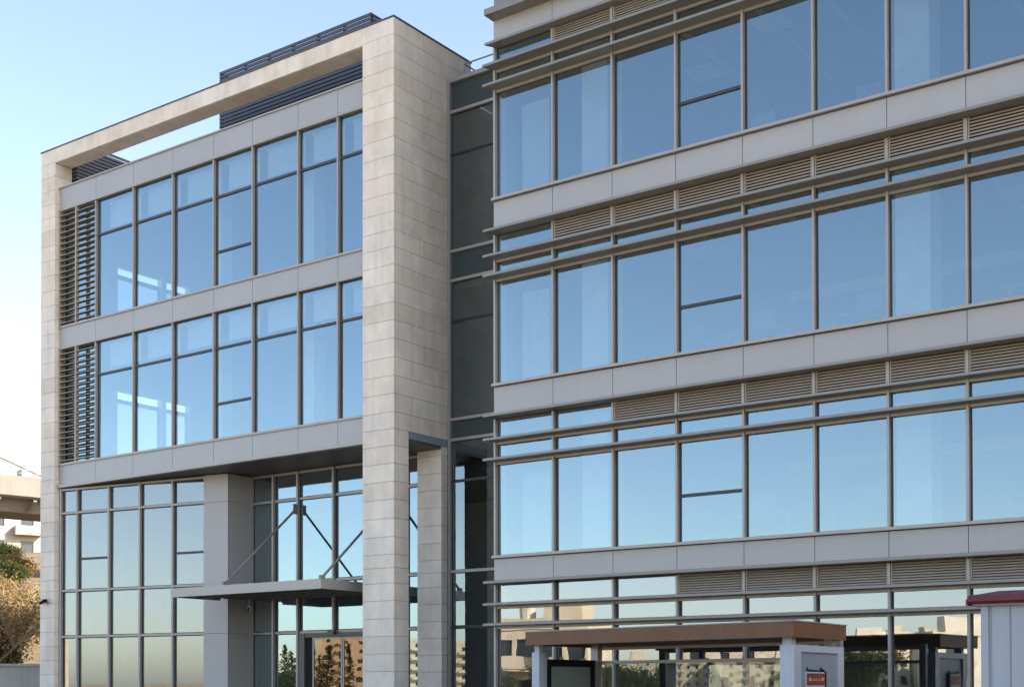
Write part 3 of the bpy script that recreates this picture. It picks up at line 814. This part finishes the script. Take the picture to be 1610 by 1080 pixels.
def make_tree(loc, h, leafmat, barkmat, label, cat='tree', name='tree', group=None, seed=1, spread=.8, trunk=.35, levels=3, nb=5, leaves=7, lsize=.16, lspread=.5, rootn=1):
    rng = random.Random(seed)
    t = thing(name, loc, label, cat, group)
    tb = MB(); lb = MB()
    for k in range(rootn):
        off = Vector((rng.uniform(-.5,.5), rng.uniform(-.5,.5), 0))*(rootn > 1)*h*.2
        segs = tree_skeleton(rng, h, spread, h*trunk, levels, nb)
        for p, q, r0, r1, lev in segs:
            tb.tube(Vector(loc)+off+p, Vector(loc)+off+q, max(r0, .008*h/4), max(r1, .006*h/4), n=7 if lev == 0 else 4, cap=False)
            if lev >= levels-1:
                for i in range(leaves):
                    c_ = Vector(loc)+off+p.lerp(q, rng.random())+Vector((rng.gauss(0,1), rng.gauss(0,1), rng.gauss(0,1)))*lspread*.5
                    s = lsize*rng.uniform(.5,1.4)
                    a = Vector((rng.gauss(0,1), rng.gauss(0,1), rng.gauss(0,1))).normalized(); b = a.cross(Vector((rng.gauss(0,1), rng.gauss(0,1), rng.gauss(0,1)))).normalized()
                    lb.quad(c_-a*s*.6, c_+b*s*.28, c_+a*s*.6, c_-b*s*.28)
    tb.build('trunk', M[barkmat], t)
    lb.build('crown', M[leafmat], t)
    return t
def make_conifer(loc, h, label, seed=1, group=None, wid=.2):
    rng = random.Random(seed); t = thing('conifer_tree', loc, label, 'tree', group)
    L0 = Vector(loc); tb = MB(); tb.tube(L0, L0+Vector((0,0,h)), h*.02, .01, n=7); lb = MB()
    n = int(h*9)
    for i in range(n):
        u = .08+.92*i/n; z = h*u; Lb = h*wid*(1-u)**.8*rng.uniform(.6,1.15)+.05
        for b in range(4):
            a = rng.uniform(0, 2*math.pi); d = Vector((math.cos(a), math.sin(a), rng.uniform(-.15,.25)))
            tb.tube(L0+Vector((0,0,z)), L0+Vector((0,0,z))+d*Lb, .012, .006, n=3, cap=False)
            for j in range(7):
                c_ = L0+Vector((0,0,z))+d*Lb*rng.uniform(.2,1.05)+Vector((rng.gauss(0,.08), rng.gauss(0,.08), rng.gauss(0,.06)))
                s = .2*rng.uniform(.6,1.3); aa = (d+Vector((rng.gauss(0,.5), rng.gauss(0,.5), rng.gauss(0,.5)))).normalized()
                bb = aa.cross(Vector((rng.gauss(0,1), rng.gauss(0,1), rng.gauss(0,1)))).normalized()
                lb.quad(c_-aa*s*.6, c_+bb*s*.2, c_+aa*s*.6, c_-bb*s*.2)
    tb.build('trunk', M['bark'], t); lb.build('crown', M['conifer'], t)
    return t

# ------------------------------------------------------------------ flat-roofed houses
def house(loc, rot, w, d, floors, wall, label, fh=3.1, nwin=5, seed=1, balc=(), tanks=2, cat='apartment building', group=None, setback=0):
    rng = random.Random(seed)
    t = thing('apartment_building', loc, label, cat, group); t.rotation_euler = (0, 0, rot)
    base = Vector(loc)
    m = MB(tf=lambda x, y, z: (base.x+x, base.y+y, base.z+z))
    H = floors*fh
    cols = [(-w/2+w*(i+.5)/nwin, rng.choice((1.1, 1.5, 1.9))) for i in range(nwin)]
    # wall with real openings on the +y and -y faces: piers and bands
    T = .3
    for sgn in (1, -1):
        ya, yb = (d/2-T, d/2) if sgn > 0 else (-d/2, -d/2+T)
        for k in range(floors):
            z0 = k*fh; zs, zh = z0+.95, z0+2.35
            m.box(-w/2, w/2, ya, yb, z0, zs); m.box(-w/2, w/2, ya, yb, zh, z0+fh)
            x = -w/2
            for cx_, cw in cols:
                m.box(x, cx_-cw/2, ya, yb, zs, zh); x = cx_+cw/2
            m.box(x, w/2, ya, yb, zs, zh)
    m.box(-w/2, -w/2+T, -d/2+T, d/2-T, 0, H); m.box(w/2-T, w/2, -d/2+T, d/2-T, 0, H)
    m.box(-w/2-.08, w/2+.08, -d/2-.08, d/2+.08, H, H+.25)
    for sgn in (1, -1): m.box(-w/2, w/2, sgn*d/2-.12*sgn-.1, sgn*d/2-.12*sgn+.1, H+.25, H+.9)
    m.box(-w/2+.05, -w/2+.25, -d/2+.3, d/2-.3, H+.25, H+.9); m.box(w/2-.25, w/2-.05, -d/2+.3, d/2-.3, H+.25, H+.9)
    m.build('wall', M[wall], t)
    for sgn in (1, -1):
        for k in range(floors):
            for cx_, cw in cols:
                p = MB(tf=lambda x, y, z: (base.x+x, base.y+y, base.z+z)); y = sgn*(d/2-.2)
                p.box(cx_-cw/2, cx_+cw/2, y-.03, y+.03, k*fh+.95, k*fh+2.35); p.build('window', M['winpane'], t)
    for k, i, sgn in balc:
        cx_ = cols[i][0]; bw = 3.2
        p = MB(tf=lambda x, y, z: (base.x+x, base.y+y, base.z+z)); y0, y1 = sorted((sgn*d/2+sgn*.003, sgn*(d/2+1.3)))
        z = k*fh+.05
        p.box(cx_-bw/2, cx_+bw/2, y0, y1, z-.15, z+.05); yo = y1 if sgn > 0 else y0
        p.box(cx_-bw/2, cx_+bw/2, yo-.07, yo+.07, z+.05, z+.95); p.box(cx_-bw/2, cx_-bw/2+.12, y0+.1, y1-.1, z+.05, z+.95); p.box(cx_+bw/2-.12, cx_+bw/2, y0+.1, y1-.1, z+.05, z+.95)
        p.build('balcony', M[wall], t)
    for i in range(tanks):
        x = rng.uniform(-w*.35, w*.35)
        p = MB(tf=lambda x, y, z: (base.x+x, base.y+y, base.z+z)); p.tube((x, 0, H+.6), (x, 0, H+1.9), .55, n=14); p.box(x-.5, x+.5, -.5, .5, H+.25, H+.62); p.build('water_tank', M['cream2'], t)
    p = MB(tf=lambda x, y, z: (base.x+x, base.y+y, base.z+z)); x = rng.uniform(-w*.3, w*.3); p.box(x-1.4, x+1.4, -1.5, 1.5, H+.25, H+2.5); p.build('stair_house', M[wall], t)
    return t

# ------------------------------------------------------------------ hillside on the left with its wall, viaduct, houses and shrubs
v = Vector((-.838, .546)); pv = Vector((.546, .838))
def hz(x, y):
    u = x*v.x+y*v.y; s = x*pv.x+y*pv.y
    return .142*max(0, u-51)+.5*math.sin(x*.17)*math.sin(y*.13)*min(1, max(0, (u-51)/10))+(.6 if u > 51 else 0)
m = MB(); nu, ns = 60, 40
for i in range(nu):
    for j in range(ns):
        def pt(a, b):
            u = 50.7+(a/nu)**1.6*250; s = -60+b*120/ns
            q = v*u+pv*s; return (q.x, q.y, hz(q.x, q.y)-.2)
        m.quad(pt(i,j), pt(i+1,j), pt(i+1,j+1), pt(i,j+1))
structure('hillside', m, M['hill'])
m = MB(); a = v*50.2+pv*-16; b = v*50.2+pv*11
def wallseg(p, q, th, z0, z1):
    n = Vector((-(q-p).y, (q-p).x)).normalized()*th/2
    m.prism([tuple(p+n), tuple(q+n), tuple(q-n), tuple(p-n)], z0, z1)
wallseg(a, b, .35, 0, 2.27); wallseg(a+v*-.0, b, .5, 2.275, 2.36)
tag(m.build('retaining_wall', M['concrete']), 'low grey concrete retaining wall below the golden shrubs', 'wall')
# viaduct
VD = thing('viaduct', (-90, 72, 8), 'concrete road viaduct crossing behind the limestone pier at the left edge', 'bridge')
bd = (pv+v*.40).normalized(); bn = Vector((-bd.y, bd.x)); P0 = Vector((-97.3, 65.2))
def tfB(s, d, z): q = P0+bd*s+bn*d; return (q.x, q.y, z)
if (tfB(0,1,0)[0]-P0.x)*v.x+(tfB(0,1,0)[1]-P0.y)*v.y < 0: bn = -bn      # +d is away from the camera
m = MB(tfB); m.extr([(0,17.0), (-.25,17.15), (-.25,18.75), (.05,18.75), (.05,17.9), (8,17.9), (8,18.75), (8.3,18.75), (8.3,17.15), (8,17.0)], 'X', -40, 70)
m.build('deck', M['viaduct'], VD)
m = MB(tfB); m.extr([(1.0,16.995), (1.6,16.0), (6.6,16.0), (7.2,16.995)], 'X', -40, 70); m.build('girder', M['viaduct'], VD)
m = MB(tfB)
for s in range(-38, 70, 3): m.extr([(.1,16.99), (1.2,16.3), (1.2,16.1), (.1,16.8)], 'X', s, s+.3)
m.build('bracket', M['viaduct'], VD)
m = MB(tfB)
for s in range(-40, 70, 2): m.tube((s, 0, 18.75), (s, 0, 19.35), .03, n=5)
m.tube((-40, 0, 19.35), (70, 0, 19.35), .03, n=5); m.tube((-40, 0, 19.05), (70, 0, 19.05), .02, n=5)
m.build('railing', M['greycoat'], VD)
m = MB(tfB); m.tube((-14, .6, 24.6), (2.6, .6, 18.8), .09, n=6); m.build('stay_cable', M['viaduct'], VD)
for s in (-22, 22, 52):
    m = MB(tfB); m.box(s-1, s+1, 2.2, 6, 0, 16.0); m.build('bridge_pier', M['viaduct'], VD)
L = thing('street_lamp', tfB(15, 1.0, 17.9), 'grey twin-arm street lamp standing on the viaduct', 'street lamp')
m = MB(tfB); m.tube((15,1,17.9), (15,1,22.6), .09, .06, n=8); m.build('pole', M['greycoat'], L)
m = MB(tfB); m.tube((14,1,22.7), (16,1,22.7), .05, n=6); m.box(13.5,14.2,.85,1.15,22.66,22.78); m.box(15.8,16.5,.85,1.15,22.66,22.78); m.build('lamp_head', M['greycoat'], L)
# houses up the hill
rotH = math.atan2(-v.y, -v.x)-math.pi/2          # local +y looks back down at the camera
def hp(D, s): q = v*D+pv*s; return (q.x, q.y, hz(q.x, q.y)-.4)
def hb(D, s, dz): p = hp(D, s); return (p[0], p[1], p[2]-dz)
house(hb(178, -1.2, 1.4), rotH+.18, 16, 10, 3, 'villa', 'pale hillside house with balconies under the viaduct at the left edge', nwin=5, seed=4, balc=((1,1,1),(1,3,1),(2,2,1)), group='houses on the hillside')
house(hb(178, -13, 1.0), rotH-.1, 9, 10, 3, 'villa', 'plain white house beside the balconied one on the hillside', nwin=3, seed=5, tanks=1, group='houses on the hillside')
house(hp(215, -3), rotH+.05, 22, 12, 3, 'villa', 'white house highest on the hillside behind the others', nwin=8, seed=9, tanks=3, group='houses on the hillside')
GS = 'shrubs and trees on the hillside'
gl_lab = ['leafless golden shrub nearest the retaining wall', 'golden-leaved bush with pale bent stems above the wall', 'thin bare tree leaning beside the limestone pier', 'yellow bush at the left edge of the slope',
          'russet bush in the middle of the slope', 'tall sparse golden tree in the middle of the slope', 'pale gold shrub high on the slope', 'straw-coloured bush below the dark evergreen',
          'dry brush clump right of the slope centre', 'bare twiggy shrub low on the left of the slope', 'amber bush touching the stone pier outline', 'loose golden shrub farthest up the slope']
gp = [(54,-2.1,3.4), (56,-1.0,4.2), (58,.6,4.6), (60,-2.8,4.2), (63,-1.2,4.0), (66,.3,4.8), (74,-1.6,4.6), (80,-3.4,4.2), (70,1.2,4.4), (57,-3.4,3.6), (62,1.6,4.2), (84,-.2,4.6)]
for i, ((D_, s, h), lb) in enumerate(zip(gp, gl_lab)):
    make_tree(hp(D_, s-.9), h, 'gold', 'palebark', lb, cat='shrub', name='shrub', group=GS, seed=20+i, spread=.75, trunk=.22, levels=3, nb=5, leaves=5, lsize=.13, lspread=.55, rootn=2)
make_tree(hp(122, -3.7), 2.6, 'green', 'bark', 'round dark evergreen tree below the pale house', group=GS, seed=50, spread=1.0, trunk=.2, nb=6, leaves=16, lsize=.2, lspread=.6)
make_tree(hp(104, -.8), 2.9, 'green', 'bark', 'dark spreading evergreen bush mid-slope by the stone pier', group=GS, seed=51, spread=1.4, trunk=.16, nb=6, leaves=14, lsize=.2, lspread=.7)
make_tree(hp(100, -2.6), 2.2, 'olive', 'bark', 'grey-green bush left of the dark evergreen', group=GS, seed=52, spread=1.2, trunk=.16, nb=6, leaves=12, lsize=.2, lspread=.6)
make_tree(hp(128, -1.0), 2.2, 'olive', 'bark', 'small grey-green tree in front of the balconied house', group=GS, seed=53, spread=1.0, trunk=.25, nb=6, leaves=14, lsize=.2, lspread=.6)
for i, (D_, s_, h, mt, lb) in enumerate([(92,-3.6,3.0,'gold','pale dry bush just below the dark evergreens'), (90,.2,3.2,'gold','dry golden bush below the spreading evergreen'), (76,.4,3.6,'gold','dense straw bush behind the leaning bare tree'),
                                  (68,-3.6,3.6,'olive','dull green bush among the golden shrubs'), (59,-.4,2.2,'olive','low green bush just above the retaining wall'),
                                  (112,-1.8,2.4,'olive','grey-green scrub right of the round evergreen'), (114,.8,2.6,'green','dark scrub touching the stone pier below the house'), (134,-4.4,2.2,'green','dark scrub under the plain white house'), (136,-2.2,2.2,'olive','grey scrub under the balconied house'),
                                  (146,.6,2.6,'green','dark scrub right below the balconies'), (150,-3.2,2.2,'gold','dry scrub at the foot of the pale house'), (97,-1.0,2.4,'gold','dry golden clump below the spreading evergreen, right side'), (86,-1.8,3.0,'olive','grey-green clump in the upper middle of the slope'), (126,1.6,2.4,'gold','dry scrub high beside the stone pier')]):
    make_tree(hp(D_, s_-.6), h, mt, 'palebark', lb, cat='shrub', name='shrub', group=GS, seed=140+i, spread=1.0, trunk=.15, nb=6, leaves=9, lsize=.15, lspread=.6, rootn=2)

# ------------------------------------------------------------------ across the street, behind the camera: what the glass mirrors
GR = 'apartment blocks across the street'
hl = [(-283,-300, .10, 28,14,5,'cream','tall cream block mirrored between the limestone piers', 6, 0),
      (-324,-302,-.05, 24,13,6,'pink','buff stone block with deep balconies mirrored in the entrance door', 5, 0),
      (-362,-305, .05, 18,12,4,'cream2','white block mirrored left of the entrance door', 5, 0),
      (-61.3,-44, .22, 7.4,9,2,'cream','sunlit cream block mirrored beside the link glazing', 4, -.5),
      (-75,-100,-.06, 9,11,2,'pink','small buff block mirrored below the shelter roof', 3, 0),
      (-65,-106, .06, 9,12,2,'cream','small cream block mirrored left of the shelter end panel', 3, 0),
      (-46,-100,-.05, 7.5,10,2,'cream2','small pale block mirrored beside the kiosk', 2, 0),
      (-58,-104, .08, 6,10,2,'cream2','narrow white block mirrored right of the shelter end panel', 2, 0),
      (-196,-300,.05, 22,12,2,'cream','low cream block far off, leftmost of the distant row', 6, 0),
      (-168,-305,-.05, 20,12,3,'pink','buff block second from the left of the distant row', 6, 0),
      (-143,-300,.03, 22,12,2,'cream2','pale block in the middle of the distant row', 6, 0),
      (-118,-306,-.04, 20,12,3,'cream','cream block second from the right of the distant row', 6, 0),
      (-93,-300,.06, 22,12,2,'pink','buff block rightmost of the distant row', 6, 0)]
adj = ['first', 'second', 'third', 'fourth', 'fifth', 'sixth', 'seventh', 'eighth', 'ninth', 'tenth', 'eleventh', 'twelfth', 'thirteenth', 'fourteenth']
rw = random.Random(3)
for i in range(14):
    hl.append((-136+i*6.3+rw.uniform(-1.5,1.5), -172-rw.uniform(0,26), rw.uniform(-.3,.3), rw.choice((6,7.5,9)), 8, rw.choice((2,2,3)), rw.choice(('cream','cream2','pink')), adj[i]+' house from the left in the near row of small houses across the street', 3, rw.uniform(-1.2,.2)))
for i, (x, y, rz, w, d, fl_, wm, lb, nw, bz) in enumerate(hl):
    house((x, y, bz), rz-.5, w, d, fl_, wm, lb, nwin=nw, seed=60+i, balc=[(k, i_, 1) for k in range(1, fl_) for i_ in ((1, nw-2) if nw > 3 else (0,))], tanks=2, group=GR)
for i, (x, y, h, lb) in enumerate([(-94.5,-41,5.7,'slender conifer mirrored left of the entrance door'), (-92.6,-40,5.0,'short conifer in the left entrance pane'), (-89.5,-40,5.9,'tall pointed conifer mirrored in the door leaf'),
                               (-88.2,-41,5.5,'second pointed conifer mirrored in the door leaf'), (-86.3,-41,5.8,'conifer nearest the buff block'), (-91,-36,4.4,'low conifer in front of the taller ones'), (-96,-40,4.6,'low conifer at the left of the group'),
                               (-87.3,-39,4.6,'dense conifer between the two pointed ones')]):
    make_conifer((x, y, -.2), h, lb, seed=80+i, group='conifers across the street')
for i, (x, y, h, mt, lb) in enumerate([(-54.3,-34,3.9,'olive','olive tree mirrored left of the poster case'), (-51.8,-33,3.7,'olive','olive tree mirrored above the poster case'), (-53.4,-40,3.7,'olive','loose olive tree behind the shelter glass'),
                                   (-50.8,-39,3.6,'green','dark green tree behind the shelter glass'), (-48.5,-41,3.6,'olive','olive tree mirrored beside the end panel'), (-34.2,-40,6.2,'olive','tall tree mirrored right of the shelter'),
                                   (-88,-36,3.6,'green','dark tree mirrored in the door'), (-36,-42,4.2,'olive','bushy olive tree beside the tall one'), (-61.5,-35.5,2.6,'olive','small olive tree before the cream block')]):
    make_tree((x, y, -.2), h, mt, 'bark', lb, group='street trees across the road', seed=100+i, spread=.95, trunk=.3, nb=5, leaves=12, lsize=.2, lspread=.6)
